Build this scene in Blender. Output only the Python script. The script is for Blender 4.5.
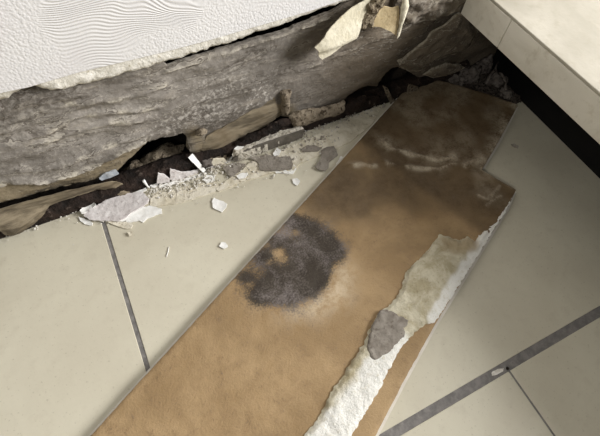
import bpy, bmesh, math, random
import numpy as np
from mathutils import Vector, Matrix, noise
from mathutils.geometry import delaunay_2d_cdt

for o in list(bpy.data.objects):
    bpy.data.objects.remove(o)
SC = bpy.context.scene
COL = SC.collection
random.seed(4)
H = 0.40                                   # camera height above the tiles (30 x 60 cm tiles fix the scale)

# ------------------------------------------------------------------ camera
YAW, PITCH, ROLL, FPX = 0.528123, 1.045503, -0.080106, 419.787
_f = np.array([math.sin(YAW)*math.cos(PITCH), math.cos(YAW)*math.cos(PITCH), -math.sin(PITCH)])
_r = np.array([math.cos(YAW), -math.sin(YAW), 0.0])
_d = np.cross(_f, _r)
RX = _r*math.cos(ROLL) + _d*math.sin(ROLL)
RD = -_r*math.sin(ROLL) + _d*math.cos(ROLL)
cam = bpy.data.cameras.new('camera')
cam.sensor_fit = 'HORIZONTAL'
cam.sensor_width = 36.0
cam.lens = FPX/600*36
cam.clip_start = 0.01
camo = bpy.data.objects.new('camera', cam)
COL.objects.link(camo)
camo.matrix_world = Matrix(((RX[0], -RD[0], -_f[0], 0), (RX[1], -RD[1], -_f[1], 0), (RX[2], -RD[2], -_f[2], H), (0, 0, 0, 1)))
SC.camera = camo

# ------------------------------------------------------------------ light and exposure
SC.view_settings.view_transform = 'Standard'
SC.view_settings.look = 'None'
SC.view_settings.gamma = 1.0
SC.view_settings.use_curve_mapping = False
SC.view_settings.exposure = -0.38
W = bpy.data.worlds.new('world')
SC.world = W
W.use_nodes = True
W.node_tree.nodes['Background'].inputs[0].default_value = (1.0, 0.98, 0.91, 1)
W.node_tree.nodes['Background'].inputs[1].default_value = 0.05


def area(name, loc, target, size, power, color):
    l = bpy.data.lights.new(name, 'AREA')
    l.shape = 'DISK'
    l.size = size
    l.energy = power
    l.color = color
    o = bpy.data.objects.new(name, l)
    COL.objects.link(o)
    o.location = loc
    o.rotation_euler = (Vector(target) - Vector(loc)).to_track_quat('-Z', 'Y').to_euler()
    return o


area('window_daylight', (1.75, -0.62, 0.95), (0.0, 0.2, 0.0), 0.95, 105.0, (1.0, 0.99, 0.985))
area('left_fill_light', (-1.0, -0.75, 1.2), (0.0, 0.15, 0.0), 0.4, 9.0, (1.0, 0.98, 0.92))  # unseen fill light, added on the left to lift the platform front


# ------------------------------------------------------------------ pixel to place
def ray(px, py):
    return RX*((px-300)/FPX) + RD*((py-218)/FPX) + _f


def on_floor(px, py, z=0.0):
    d = ray(px, py)
    t = (z-H)/d[2]
    return (d[0]*t, d[1]*t)


def on_wall(px, py, y):
    d = ray(px, py)
    t = y/d[1]
    return (d[0]*t, H+d[2]*t)


def fpoly(pts, z=0.0):
    return [on_floor(x, y, z) for x, y in pts]


def wpoly(pts, y):
    return [on_wall(x, y_, y) for x, y_ in pts]


# ------------------------------------------------------------------ noise
def N(x, y, z=0.0):
    return noise.noise(Vector((x, y, z)))


def FB(x, y, z=0.0, o=4):
    return noise.fractal(Vector((x, y, z)), 0.9, 2.1, o)


def sst(a, b, x):
    if a == b:
        return 1.0 if x > a else 0.0
    t = min(1, max(0, (x-a)/(b-a)))
    return t*t*(3-2*t)


def pl_dist(poly, u, v, closed=False):
    best = 1e9
    n = len(poly)
    for i in range(n if closed else n-1):
        ax, ay = poly[i]
        bx, by = poly[(i+1) % n]
        dx, dy = bx-ax, by-ay
        L = dx*dx+dy*dy+1e-18
        t = min(1, max(0, ((u-ax)*dx+(v-ay)*dy)/L))
        d = (u-ax-t*dx)**2+(v-ay-t*dy)**2
        if d < best:
            best = d
    return math.sqrt(best)


# ------------------------------------------------------------------ materials
def lin(c):
    return tuple(((x/255)/12.92 if x/255 <= 0.04045 else ((x/255+0.055)/1.055)**2.4) for x in c) + (1.0,)


class Mat:
    def __init__(s, name, rough=0.8, spec=0.3):
        s.m = bpy.data.materials.new(name)
        s.m.use_nodes = True
        s.t = s.m.node_tree
        s.b = s.t.nodes['Principled BSDF']
        s.b.inputs['Roughness'].default_value = rough
        s.b.inputs['Specular IOR Level'].default_value = spec
        s.co = s.t.nodes.new('ShaderNodeTexCoord').outputs['Object']
        s.geo = s.t.nodes.new('ShaderNodeNewGeometry').outputs['Position']

    def _set(s, sock, v):
        if hasattr(v, 'node'):
            s.t.links.new(v, sock)
        elif isinstance(v, tuple) and len(v) == 3 and sock.type == 'RGBA':
            sock.default_value = lin(v)
        else:
            sock.default_value = v

    def mapping(s, scale=(1, 1, 1), loc=(0, 0, 0), rot=(0, 0, 0), src=None):
        n = s.t.nodes.new('ShaderNodeMapping')
        s.t.links.new(src or s.geo, n.inputs[0])
        n.inputs['Scale'].default_value = scale
        n.inputs['Location'].default_value = loc
        n.inputs['Rotation'].default_value = rot
        return n.outputs[0]

    def noise(s, scale, detail=5, rough=0.6, dist=0.0, vec=None):
        n = s.t.nodes.new('ShaderNodeTexNoise')
        s.t.links.new(vec or s.geo, n.inputs['Vector'])
        n.inputs['Scale'].default_value = scale
        n.inputs['Detail'].default_value = detail
        n.inputs['Roughness'].default_value = rough
        n.inputs['Distortion'].default_value = dist
        return n.outputs['Fac']

    def voro(s, scale, vec=None, feature='F1'):
        n = s.t.nodes.new('ShaderNodeTexVoronoi')
        n.feature = feature
        s.t.links.new(vec or s.geo, n.inputs['Vector'])
        n.inputs['Scale'].default_value = scale
        return n.outputs['Distance']

    def math(s, op, a, b=0.0, clamp=False):
        n = s.t.nodes.new('ShaderNodeMath')
        n.operation = op
        n.use_clamp = clamp
        s._set(n.inputs[0], a)
        s._set(n.inputs[1], b)
        return n.outputs[0]

    def rng(s, x, a, b, c=0.0, d=1.0):
        n = s.t.nodes.new('ShaderNodeMapRange')
        n.interpolation_type = 'SMOOTHSTEP'
        s._set(n.inputs[0], x)
        for i, v in enumerate((a, b, c, d)):
            n.inputs[i+1].default_value = v
        return n.outputs[0]

    def mix(s, f, a, b):
        n = s.t.nodes.new('ShaderNodeMix')
        n.data_type = 'RGBA'
        s._set(n.inputs[0], f)
        s._set(n.inputs[6], a)
        s._set(n.inputs[7], b)
        return n.outputs[2]

    def mixf(s, f, a, b):
        n = s.t.nodes.new('ShaderNodeMix')
        s._set(n.inputs[0], f)
        s._set(n.inputs[2], a)
        s._set(n.inputs[3], b)
        return n.outputs[0]

    def attr(s, name):
        n = s.t.nodes.new('ShaderNodeAttribute')
        n.attribute_name = name
        return n.outputs['Fac']

    def color(s, c):
        s._set(s.b.inputs['Base Color'], c)
        return s

    def rough(s, r):
        s._set(s.b.inputs['Roughness'], r)
        return s

    def bump(s, h, dist=0.001, strength=1.0):
        n = s.t.nodes.new('ShaderNodeBump')
        n.inputs['Distance'].default_value = dist
        n.inputs['Strength'].default_value = strength
        s._set(n.inputs['Height'], h)
        s.t.links.new(n.outputs[0], s.b.inputs['Normal'])
        return s


def speckle(name, a, b, scale=60, rough=0.9, bump=0.0006, c=None, cs=250, cw=(0.55, 0.7), spec=0.2):
    m = Mat(name, rough, spec)
    n1 = m.noise(scale, 6, 0.65)
    col = m.mix(m.rng(n1, 0.35, 0.65), a, b)
    n2 = m.noise(cs, 3, 0.6)
    if c:
        col = m.mix(m.rng(n2, *cw), col, c)
    m.color(col)
    m.bump(m.math('ADD', n1, n2), bump)
    return m.m


MT = {}
# glazed beige porcelain tile
m = Mat('beige_tile', 0.33, 0.5)
n1 = m.noise(9, 5, 0.6)
n2 = m.noise(70, 4, 0.65)
n3 = m.noise(420, 2, 0.5)
c = m.mix(m.rng(n1, 0.35, 0.65), (198, 191, 171), (207, 201, 181))
c = m.mix(m.math('MULTIPLY', m.rng(n2, 0.5, 0.75), 0.35), c, (184, 175, 155))
c = m.mix(m.math('MULTIPLY', m.rng(n3, 0.64, 0.72), 0.35), c, (150, 140, 118))
m.color(c).rough(m.mixf(n2, 0.3, 0.5)).bump(m.noise(160, 3, 0.5), 0.0002, 0.6)
MT['tile'] = m.m
# grey grout
MT['grout'] = speckle('grey_grout', (112, 109, 106), (136, 132, 128), 120, 0.9, 0.0008, (78, 72, 66), 60, (0.6, 0.75))
# embossed white wallpaper: flowing ripples and pebbled patches
m = Mat('embossed_wallpaper', 0.55, 0.35)
v = m.mapping((1, 1, 1))
sx = m.t.nodes.new('ShaderNodeSeparateXYZ')
m.t.links.new(m.geo, sx.inputs[0])
flow = m.math('MULTIPLY', m.noise(13.0, 1.5, 0.45, 0.4, m.mapping((1, 1, 1.1), (0.43, 0, 0.17))), 0.12)
flow = m.math('ADD', flow, m.math('ADD', sx.outputs['Z'], m.math('MULTIPLY', sx.outputs['X'], 0.25)))
rip = m.math('SINE', m.math('MULTIPLY', flow, 2*math.pi/0.0038))
rip = m.math('MULTIPLY', m.math('ADD', rip, 1.0), 0.5)
pebble = m.rng(m.voro(560.0, None, 'SMOOTH_F1'), 0.15, 0.75, 0.7, 0.0)
msk = m.rng(m.noise(11.0, 2, 0.5, 0.3, m.mapping((1, 1, 1.2), (0.52, 0, 0.33))), 0.47, 0.56)
hh = m.mixf(msk, rip, pebble)
fine = m.noise(500, 3, 0.6)
hh = m.math('ADD', hh, m.math('MULTIPLY', fine, 0.35))
c = m.mix(m.noise(14, 4, 0.6), (216, 214, 214), (228, 226, 223))
c = m.mix(m.math('MULTIPLY', m.rng(m.noise(7, 3, 0.5, 0, m.mapping((1, 1, 1), (3.1, 0, 1.7))), 0.52, 0.7), 0.5), c, (214, 205, 206))
m.color(c).bump(hh, 0.00042, 0.75)
MT['wallpaper'] = m.m
MT['paper_edge'] = speckle('torn_cream_plaster_layer', (206, 201, 188), (228, 224, 214), 90, 0.9, 0.0012, (166, 156, 132), 220, (0.58, 0.75))
MT['cream_paper'] = speckle('cream_paper', (200, 192, 168), (218, 211, 190), 60, 0.85, 0.0007, (180, 168, 136), 240, (0.6, 0.75))
MT['cream_paper2'] = speckle('tan_paper', (186, 166, 128), (206, 188, 150), 50, 0.85, 0.0007, (150, 126, 90), 240, (0.62, 0.75))
MT['crumbly'] = speckle('crumbly_brown_filler', (104, 92, 76), (150, 138, 116), 160, 0.95, 0.003, (66, 54, 40), 300, (0.5, 0.62))
# damp grey plaster
m = Mat('damp_grey_plaster', 0.85, 0.25)
vv = m.mapping((0.35, 1, 1.0), rot=(0, 0.10, 0))
a1 = m.noise(38, 7, 0.68, 0.6, vv)
a2 = m.noise(12, 5, 0.6, 0.3, vv)
a3 = m.noise(260, 4, 0.65)
a4 = m.noise(110, 5, 0.7, 0.2, m.mapping((0.22, 1, 1.0), rot=(0, 0.12, 0)))
c = m.mix(m.rng(a2, 0.32, 0.68), (90, 84, 77), (136, 130, 122))
c = m.mix(m.math('MULTIPLY', m.rng(a1, 0.42, 0.3, 0, 1), 0.7), c, (82, 74, 65))
c = m.mix(m.math('MULTIPLY', m.rng(a4, 0.52, 0.7), 0.6), c, (158, 150, 138))
c = m.mix(m.math('MULTIPLY', m.rng(m.math('ADD', m.math('MULTIPLY', a3, 0.6), m.math('MULTIPLY', a1, 0.4)), 0.48, 0.6), m.mixf(m.attr('chalk'), 0.15, 0.9)), c, (190, 184, 175))
c = m.mix(m.math('MULTIPLY', m.attr('brown'), 0.7), c, m.mix(a1, (78, 66, 50), (112, 98, 78)))
c = m.mix(m.attr('lip'), c, m.mix(a1, (104, 93, 74), (138, 126, 104)))
c = m.mix(m.math('MULTIPLY', m.attr('pale'), m.rng(a3, 0.3, 0.55)), c, (196, 188, 172))
ly = m.math('FRACT', m.math('MULTIPLY', m.noise(30, 5, 0.62, 0.5, m.mapping((0.3, 1, 1.0), (1.7, 0, 0.4), rot=(0, 0.14, 0))), 9.0))
c = m.mix(m.math('MULTIPLY', m.rng(ly, 0.22, 0.04), m.rng(a1, 0.35, 0.6, 0.1, 0.75)), c, (74, 66, 58))
c = m.mix(m.math('MULTIPLY', m.rng(ly, 0.86, 0.98), m.rng(a2, 0.45, 0.6, 0.1, 0.6)), c, (178, 171, 158))
m.color(c).bump(m.math('ADD', m.math('MULTIPLY', ly, 0.35), m.math('ADD', a4, m.math('MULTIPLY', a3, 0.8))), 0.0012, 1.0)
MT['damp'] = m.m
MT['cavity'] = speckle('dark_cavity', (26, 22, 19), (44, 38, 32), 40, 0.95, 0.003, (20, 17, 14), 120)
MT['timber'] = speckle('rotten_red_brown_timber', (27, 22, 19), (50, 39, 33), 55, 0.85, 0.003, (92, 82, 74), 110, (0.58, 0.74))
MT['mortar'] = speckle('brown_mortar', (110, 99, 84), (144, 132, 114), 70, 0.95, 0.003, (66, 56, 44), 260, (0.52, 0.66))
# brown fibrous paper
m = Mat('brown_fibrous_paper', 0.8, 0.25)
vv = m.mapping((0.2, 1, 1), rot=(0, 0.30, 0))
a1 = m.noise(110, 6, 0.65, 0.3, vv)
a2 = m.noise(22, 4, 0.6)
c = m.mix(m.rng(a1, 0.35, 0.65), (88, 79, 65), (142, 130, 109))
c = m.mix(m.math('MULTIPLY', m.rng(a2, 0.5, 0.7), 0.5), c, (98, 82, 60))
m.color(c).bump(a1, 0.0018)
MT['brownpaper'] = m.m
MT['white_paint'] = speckle('white_paint_flake', (232, 230, 224), (246, 245, 241), 80, 0.7, 0.0004, (214, 210, 200), 200, (0.62, 0.8), 0.3)
MT['lilac'] = speckle('pale_lilac_plaster', (204, 197, 194), (222, 217, 214), 90, 0.85, 0.0006, (168, 158, 154), 260, (0.56, 0.72))
MT['greypaint'] = speckle('grey_paint_scab', (128, 120, 110), (150, 143, 133), 90, 0.85, 0.0009, (108, 100, 90), 260, (0.56, 0.7))
MT['bluegrey'] = speckle('blue_grey_shard', (150, 156, 164), (184, 188, 192), 90, 0.8, 0.0006, (120, 120, 122), 200)
MT['residue'] = speckle('cream_skim_residue', (202, 193, 171), (224, 217, 200), 70, 0.85, 0.001, (150, 138, 112), 160, (0.6, 0.76))
MT['crumb'] = speckle('pale_crumb', (196, 190, 178), (226, 222, 214), 200, 0.9, 0.0008)
MT['crumb2'] = speckle('grey_crumb', (150, 142, 130), (182, 174, 161), 200, 0.9, 0.0008)
MT['dust'] = speckle('dusty_grey_lump', (84, 77, 72), (112, 105, 99), 60, 0.95, 0.002, (62, 55, 50), 180, (0.5, 0.66))
MT['dirt'] = speckle('dark_dirt', (58, 51, 46), (86, 78, 71), 90, 0.95, 0.004, (40, 35, 31), 260, (0.5, 0.66))
# chunk: pale crumbly plaster, one dark painted face
MT['chunk'] = speckle('crumbly_pale_plaster', (186, 178, 162), (216, 209, 195), 150, 0.95, 0.003, (132, 122, 104), 320, (0.55, 0.7))
MT['chunkface'] = speckle('grey_painted_face', (92, 86, 78), (112, 106, 97), 90, 0.8, 0.0008, (134, 127, 115), 200, (0.62, 0.75))
# board back: brown fibreboard with mould, dust, and damp that includes painted light falloff
m = Mat('brown_fibreboard_back', 0.7, 0.3)
b1 = m.noise(16, 6, 0.6, 0.3)
b2 = m.noise(75, 6, 0.68)
b3 = m.noise(520, 3, 0.65)
b4 = m.noise(34, 5, 0.62, 0.4, m.mapping((1, 1, 1), (2.3, 1.1, 0)))
c = m.mix(m.rng(b1, 0.34, 0.66), (146, 120, 84), (170, 143, 105))
c = m.mix(m.math('MULTIPLY', m.rng(b2, 0.44, 0.72), 0.42), c, (126, 97, 60))
c = m.mix(m.math('MULTIPLY', m.rng(b3, 0.55, 0.72), 0.30), c, (128, 98, 66))
damp_shade = m.math('ADD', m.attr('damp'), m.math('MULTIPLY', m.math('SUBTRACT', b4, 0.5), 0.9))  # damp stain with the far end's light falloff painted in
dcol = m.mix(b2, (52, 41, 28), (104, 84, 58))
c = m.mix(m.math('MULTIPLY', m.rng(damp_shade, 0.0, 1.2), 0.92), c, dcol)
hl = m.math('MULTIPLY', m.attr('halo'), m.rng(b2, 0.30, 0.6))
c = m.mix(m.math('MULTIPLY', hl, 0.9), c, (214, 196, 168))
mo = m.math('ADD', m.attr('mold'), m.math('MULTIPLY', m.math('SUBTRACT', b2, 0.5), 0.9))
mo = m.math('ADD', mo, m.math('MULTIPLY', m.math('SUBTRACT', b3, 0.5), 0.9))
mf = m.rng(mo, -0.05, 0.55)
mcol = m.mix(m.rng(m.math('ADD', b4, m.math('MULTIPLY', b3, 0.5)), 0.66, 1.05), (17, 16, 20), (118, 111, 110))
c = m.mix(m.math('MULTIPLY', mf, 0.93), c, mcol)
ds = m.math('MULTIPLY', m.attr('dust'), m.rng(m.math('ADD', b2, m.math('MULTIPLY', b3, 0.5)), 0.45, 0.95))
c = m.mix(ds, c, (190, 178, 156))
m.color(c).rough(m.mixf(b1, 0.55, 0.8)).bump(m.math('ADD', b3, m.math('MULTIPLY', b2, 0.8)), 0.0006, 0.8)
MT['board'] = m.m
MT['board_white'] = speckle('white_painted_board_face', (214, 208, 196), (228, 223, 212), 40, 0.5, 0.0003, (190, 176, 150), 160, (0.64, 0.8), 0.4)
m = Mat('cream_adhesive_strip', 0.9, 0.2)
s1 = m.noise(55, 6, 0.65, 0.4)
s2 = m.noise(260, 5, 0.7)
c = m.mix(m.rng(s1, 0.35, 0.65), (176, 165, 136), (212, 205, 182))
c = m.mix(m.math('MULTIPLY', m.rng(s2, 0.56, 0.7), 0.55), c, (140, 126, 92))
c = m.mix(m.attr('white'), c, m.mix(m.rng(s2, 0.5, 0.75), (236, 234, 226), (214, 208, 190)))
c = m.mix(m.math('MULTIPLY', m.attr('brown'), 0.8), c, m.mix(s2, (140, 116, 80), (196, 180, 148)))
m.color(c).bump(m.math('ADD', s1, m.math('MULTIPLY', s2, 1.2)), 0.0016, 1.0)
MT['adhesive'] = m.m
# cream stone platform: top tone lowered to offset the bright side light
m = Mat('cream_stone', 0.45, 0.4)
p1 = m.noise(14, 6, 0.6, 0.6, m.mapping((1, 0.6, 1), rot=(0, 0, 0.6)))
p2 = m.noise(90, 5, 0.65)
c = m.mix(m.rng(p1, 0.35, 0.68), (172, 166, 150), (192, 186, 171))
c = m.mix(m.math('MULTIPLY', m.rng(p2, 0.5, 0.72), 0.45), c, (164, 156, 135))
m.color(c).bump(p2, 0.0005, 0.6)
MT['stone'] = m.m
m = Mat('brightened_front_stone', 0.5, 0.35)  # front stone painted paler than the top to make up for missing light
p1 = m.noise(18, 6, 0.6, 0.8, m.mapping((1, 0.45, 1), rot=(0.5, 0, 0)))
p2 = m.noise(90, 5, 0.65)
c = m.mix(m.rng(p1, 0.36, 0.66), (214, 208, 192), (234, 229, 215))
c = m.mix(m.math('MULTIPLY', m.rng(p2, 0.52, 0.72), 0.4), c, (186, 177, 154))
m.color(c).bump(p2, 0.0004, 0.6)
MT['stone_front'] = m.m
MT['black'] = speckle('black_plinth_paint', (9, 9, 10), (15, 14, 14), 30, 0.6, 0.0003, (34, 32, 30), 200, (0.7, 0.8), 0.25)


# ------------------------------------------------------------------ object helpers
def link(name, me, mat=None, parent=None, smooth=True):
    o = bpy.data.objects.new(name, me)
    COL.objects.link(o)
    if mat:
        me.materials.append(mat)
    if parent:
        o.parent = parent
    if smooth:
        me.shade_smooth()
    return o


def tag(o, label, cat, group=None):
    o['label'] = label
    o['category'] = cat
    if group:
        o['group'] = group
    return o


def empty(name, loc=(0, 0, 0)):
    o = bpy.data.objects.new(name, None)
    o.empty_display_size = 0.02
    COL.objects.link(o)
    return o


def structure(o):
    o['kind'] = 'structure'
    return o


def box(name, lo, hi, mat, parent=None, bevel=0.0, seg=2):
    bm = bmesh.new()
    bmesh.ops.create_cube(bm, size=1.0)
    for v in bm.verts:
        v.co = Vector([lo[i] + (v.co[i]+0.5)*(hi[i]-lo[i]) for i in range(3)])
    if bevel:
        bmesh.ops.bevel(bm, geom=list(bm.edges), offset=bevel, segments=seg, profile=0.5, affect='EDGES')
    me = bpy.data.meshes.new(name)
    bm.to_mesh(me)
    bm.free()
    return link(name, me, mat, parent, smooth=False)


def resample(pts, step, jag, seed, closed=True):
    out = []
    n = len(pts)
    s = 0.0
    for i in range(n if closed else n-1):
        a = Vector(pts[i])
        b = Vector(pts[(i+1) % n])
        L = (b-a).length
        k = max(1, int(round(L/step)))
        nn = Vector((-(b-a).y, (b-a).x))/max(L, 1e-9)
        for j in range(k):
            t = j/k
            p = a.lerp(b, t)
            q = FB((s+L*t)*(0.35/step), seed*7.3, 0.0, 3)
            out.append(p + nn*(q*jag))
        s += L
    return out


def inside(poly, P):
    x, y = P[:, 0], P[:, 1]
    r = np.zeros(len(P), bool)
    n = len(poly)
    for i in range(n):
        x0, y0 = poly[i]
        x1, y1 = poly[(i+1) % n]
        if y0 == y1:
            continue
        c_ = ((y0 > y) != (y1 > y)) & (x < (x1-x0)*(y-y0)/(y1-y0)+x0)
        r ^= c_
    return r


def edge_dist(poly, P):
    best = np.full(len(P), 1e9)
    n = len(poly)
    for i in range(n):
        a = np.array(poly[i])
        b = np.array(poly[(i+1) % n])
        d = b-a
        L = d@d+1e-18
        t = np.clip(((P-a)@d)/L, 0, 1)
        q = P-a-np.outer(t, d)
        best = np.minimum(best, (q*q).sum(1))
    return np.sqrt(best)


def sheet(name, outline, to3, res, top, mat, thick=0.001, parent=None, jag=0.0, jstep=None, seed=1, attrs=None,
          base=None, smooth=True):
    """A thin body: outline polygon (u, v) meshed finely, lifted by top(u, v, e), with an underside and edges."""
    jstep = jstep or res
    ring = resample([Vector(p) for p in outline], jstep, jag, seed)
    R_ = [(p.x, p.y) for p in ring]
    A = np.array(R_)
    lo, hi = A.min(0), A.max(0)
    xs = np.arange(lo[0], hi[0], res)
    ys = np.arange(lo[1], hi[1], res)
    pts = []
    if len(xs) and len(ys):
        G = np.stack(np.meshgrid(xs, ys), -1).reshape(-1, 2)
        rs = np.random.RandomState(seed)
        G = G + rs.uniform(-0.25, 0.25, G.shape)*res
        G = G[inside(R_, G)]
        if len(G):
            G = G[edge_dist(R_, G) > 0.45*res]
            pts = [Vector((p[0], p[1])) for p in G]
    V = [Vector(p) for p in R_] + pts
    nr = len(R_)
    E_ = [(i, (i+1) % nr) for i in range(nr)]
    vs, es, fs, *_ = delaunay_2d_cdt(V, E_, [], 1, 1e-8)
    P = np.array([(v.x, v.y) for v in vs])
    ed = edge_dist(R_, P)
    tops = [top(p[0], p[1], e) for p, e in zip(P, ed)]
    verts = [to3(p[0], p[1], h) for p, h in zip(P, tops)]
    n = len(verts)
    faces = []
    for f_ in fs:
        a, b, c_ = f_[:3]
        cr = (P[b][0]-P[a][0])*(P[c_][1]-P[a][1])-(P[b][1]-P[a][1])*(P[c_][0]-P[a][0])
        faces.append((a, b, c_) if cr > 0 else (a, c_, b))
    cnt = {}
    for a, b, c_ in faces:
        for e in ((a, b), (b, c_), (c_, a)):
            cnt[e] = cnt.get(e, 0)+1
    bound = [e for e in cnt if (e[1], e[0]) not in cnt]
    verts += [to3(p[0], p[1], (h-thick) if base is None else base) for p, h in zip(P, tops)]
    under = [(c_+n, b+n, a+n) for a, b, c_ in faces]
    sides = [(b, a, a+n, b+n) for a, b in bound]
    me = bpy.data.meshes.new(name)
    me.from_pydata([tuple(v) for v in verts], [], faces+under+sides)
    # make the outward direction consistent
    bm = bmesh.new()
    bm.from_mesh(me)
    bmesh.ops.recalc_face_normals(bm, faces=bm.faces)
    bm.to_mesh(me)
    bm.free()
    if attrs:
        for k, fn in attrs.items():
            at = me.attributes.new(k, 'FLOAT', 'POINT')
            vals = [fn(p[0], p[1], e) for p, e in zip(P, ed)]
            at.data.foreach_set('value', np.array(vals+vals, dtype=np.float32))
    o = link(name, me, mat, parent, smooth)
    if smooth:
        bm = bmesh.new()
        bm.from_mesh(me)
        for e in bm.edges:
            if len(e.link_faces) == 2 and e.calc_face_angle(0) > 1.0:
                e.smooth = False
        bm.to_mesh(me)
        bm.free()
    return o


def floor3(z0=0.0):
    return lambda u, v, h: Vector((u, v, z0+h))


def wall3(y0):
    return lambda u, v, h: Vector((u, y0-h, v))


def flake(name, pts, z, thick, mat, label, cat='flake', group=None, curl=0.0, tilt=(0, 0), res=0.0022, jag=0.0008, seed=1, rough=0.0004, parent=None):
    """A loose chip on the tiles: traced outline, its own thickness, slightly curled or propped up."""
    P = fpoly(pts, z+thick)
    cx = sum(p[0] for p in P)/len(P)
    cy = sum(p[1] for p in P)/len(P)
    rad = max(math.hypot(p[0]-cx, p[1]-cy) for p in P)
    tmin = min((p[0]-cx)*tilt[0]+(p[1]-cy)*tilt[1] for p in P)

    def top(u, v, e):
        du, dv = u-cx, v-cy
        return thick + du*tilt[0]+dv*tilt[1]-tmin + curl*((du*du+dv*dv)/(rad*rad)) + rough*FB(u*180, v*180, seed)
    o = sheet(name, P, floor3(z), res, top, mat, thick, parent, jag, res*0.8, seed)
    if label:
        tag(o, label, cat, group)
    return o


def lump(name, loc, size, mat, seed, amp=0.35, sub=4, parent=None, rz=0.0, freq=1.6):
    bm = bmesh.new()
    bmesh.ops.create_icosphere(bm, subdivisions=sub, radius=1.0)
    for v in bm.verts:
        p = v.co.copy()
        k = 1 + amp*FB(p.x*freq+seed*3.1, p.y*freq, p.z*freq, 5)
        v.co = Vector((p.x*k*size[0], p.y*k*size[1], p.z*k*size[2]))
    bmesh.ops.rotate(bm, verts=bm.verts, matrix=Matrix.Rotation(rz, 3, 'Z'), cent=(0, 0, 0))
    bmesh.ops.translate(bm, verts=bm.verts, vec=Vector(loc))
    me = bpy.data.meshes.new(name)
    bm.to_mesh(me)
    bm.free()
    return link(name, me, mat, parent)


def tube(name, pts, rad, mat, parent=None, seg=7):
    verts, faces = [], []
    pts = [Vector(p) for p in pts]
    for i, p in enumerate(pts):
        t = (pts[min(i+1, len(pts)-1)]-pts[max(i-1, 0)]).normalized()
        a = t.orthogonal().normalized()
        b = t.cross(a)
        r = rad[i] if isinstance(rad, (list, tuple)) else rad
        for k in range(seg):
            an = 2*math.pi*k/seg
            verts.append(p+(a*math.cos(an)+b*math.sin(an))*r)
    for i in range(len(pts)-1):
        for k in range(seg):
            q = (k+1) % seg
            faces.append((i*seg+k, i*seg+q, (i+1)*seg+q, (i+1)*seg+k))
    faces.append(tuple(range(seg))[::-1])
    faces.append(tuple((len(pts)-1)*seg+k for k in range(seg)))
    me = bpy.data.meshes.new(name)
    me.from_pydata([tuple(v) for v in verts], [], faces)
    return link(name, me, mat, parent)


# ================================================================== THE SETTING
# ---- floor: grout bed with one object per tile (30 x 60 cm, half bond)
TW, TD = 1.488*H, 0.744*H
GY = -0.0625*H
X0 = -0.192*H
YW = 0.78*H                                  # wallpaper plane
floor = structure(box('floor', (-1.1, -0.62, -0.03), (1.1, 0.46, -0.0006), MT['grout']))


def tile(x0, x1, y0, y1):
    box('tile', (x0, y0, -0.012), (x1, y1, 0.0), MT['tile'], floor, 0.0005, 2)


gw, tw = 0.0050, 0.0016
for k in (-1, 0, 1):
    tile(X0+(k-0.0)*TW+gw*0.42, X0+(k+1)*TW-gw*0.42, GY+gw, 0.3155)
for k in (-2, -1, 0):
    tile(0.5515*H+k*TW+tw*0.6, 0.5515*H+(k+1)*TW-tw*0.6, GY-TD+gw, GY-gw*0.75)
for k in (-1, 0, 1):
    tile(X0+k*TW+tw, X0+(k+1)*TW-tw, GY-2*TD+gw, GY-TD-gw*0.6)

# ---- wall: core with the wallpapered plaster above and the stripped, rotten strip below
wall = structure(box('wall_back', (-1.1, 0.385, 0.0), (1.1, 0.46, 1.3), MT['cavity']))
ZP = 0.402*H
wl_line = [(0, 93), (29, 87), (80, 72), (115, 64), (160, 53), (210, 40), (262, 25), (310, 11), (345, -1)]
wp = wpoly(wl_line, YW)
out = [(-1.1, wp[0][1]+0.002)] + [(-0.5, wp[0][1])] + wp + [(0.30, 0.176), (0.42, 0.180), (1.1, 0.18), (1.1, 1.3), (-1.1, 1.3)]
sheet('wallpaper', out, wall3(YW), 0.03, lambda u, v, e: 0.0004*N(u*14, 3.3),
      MT['wallpaper'], 0.0009, wall, 0.0, 0.004, 3)
# torn cream layer under the wallpaper edge
low = [(310, 15), (299, 20), (283, 28), (262, 33), (235, 43.5), (211, 50), (190, 57), (166, 64), (150, 70), (128, 75), (107, 81),
       (77, 88), (64, 92), (51, 93), (35, 89), (22, 91), (11, 99), (0, 104)]
up = [(p[0], p[1]+0.012) for p in wp]
torn = [(-0.6, up[0][1])] + up + [(0.30, 0.192), (0.30, 0.168)] + wpoly([(362, 0), (335, 7)], YW+0.001) + wpoly(low, YW+0.001) + [(-0.6, wp[0][1]-0.006)]
sheet('torn_plaster_edge', torn, wall3(YW+0.0045), 0.0030, lambda u, v, e: 0.0034*sst(0, 0.004, e)+0.0012*FB(u*130, v*200, 2.0),
      MT['paper_edge'], 0.005, wall, 0.0014, 0.0022, 5)

# ---- damp bare plaster strip
YB = YW+0.0055
bott = [(-60, 221), (-25, 209), (0, 203), (20, 199), (42, 194), (62, 188), (84, 183), (100, 178), (116, 171), (129, 160), (140, 151), (151, 141),
        (167, 137), (183, 134), (188, 139), (190, 152), (197, 156), (207, 152), (217, 155), (226, 148), (233, 141), (246, 133), (262, 126), (281, 117), (291, 118), (300, 112), (321, 110), (336, 106),
        (346, 101), (350, 95), (357, 90), (368, 86), (377, 86), (384, 73), (390, 68), (397, 66), (406, 70), (418, 77), (436, 80), (452, 75), (470, 70), (490, 72), (520, 70)]
bw = wpoly(bott, YB)
bare = [(-0.6, bw[0][1]-0.01)] + bw + [(0.6, 0.05), (0.6, 0.215)] + wpoly([(372, -14), (350, 0), (330, 12), (310, 20), (282, 31), (262, 37.5), (240, 45), (211, 54), (182, 62), (168, 66)], YB) + [(on_wall(150, 66, YB)[0], 0.17), (-0.1, 0.215), (-0.6, 0.215)]
rdg_top = wpoly([(166, 72), (182, 67), (240, 49), (310, 24), (330, 16)], YB)
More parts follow.
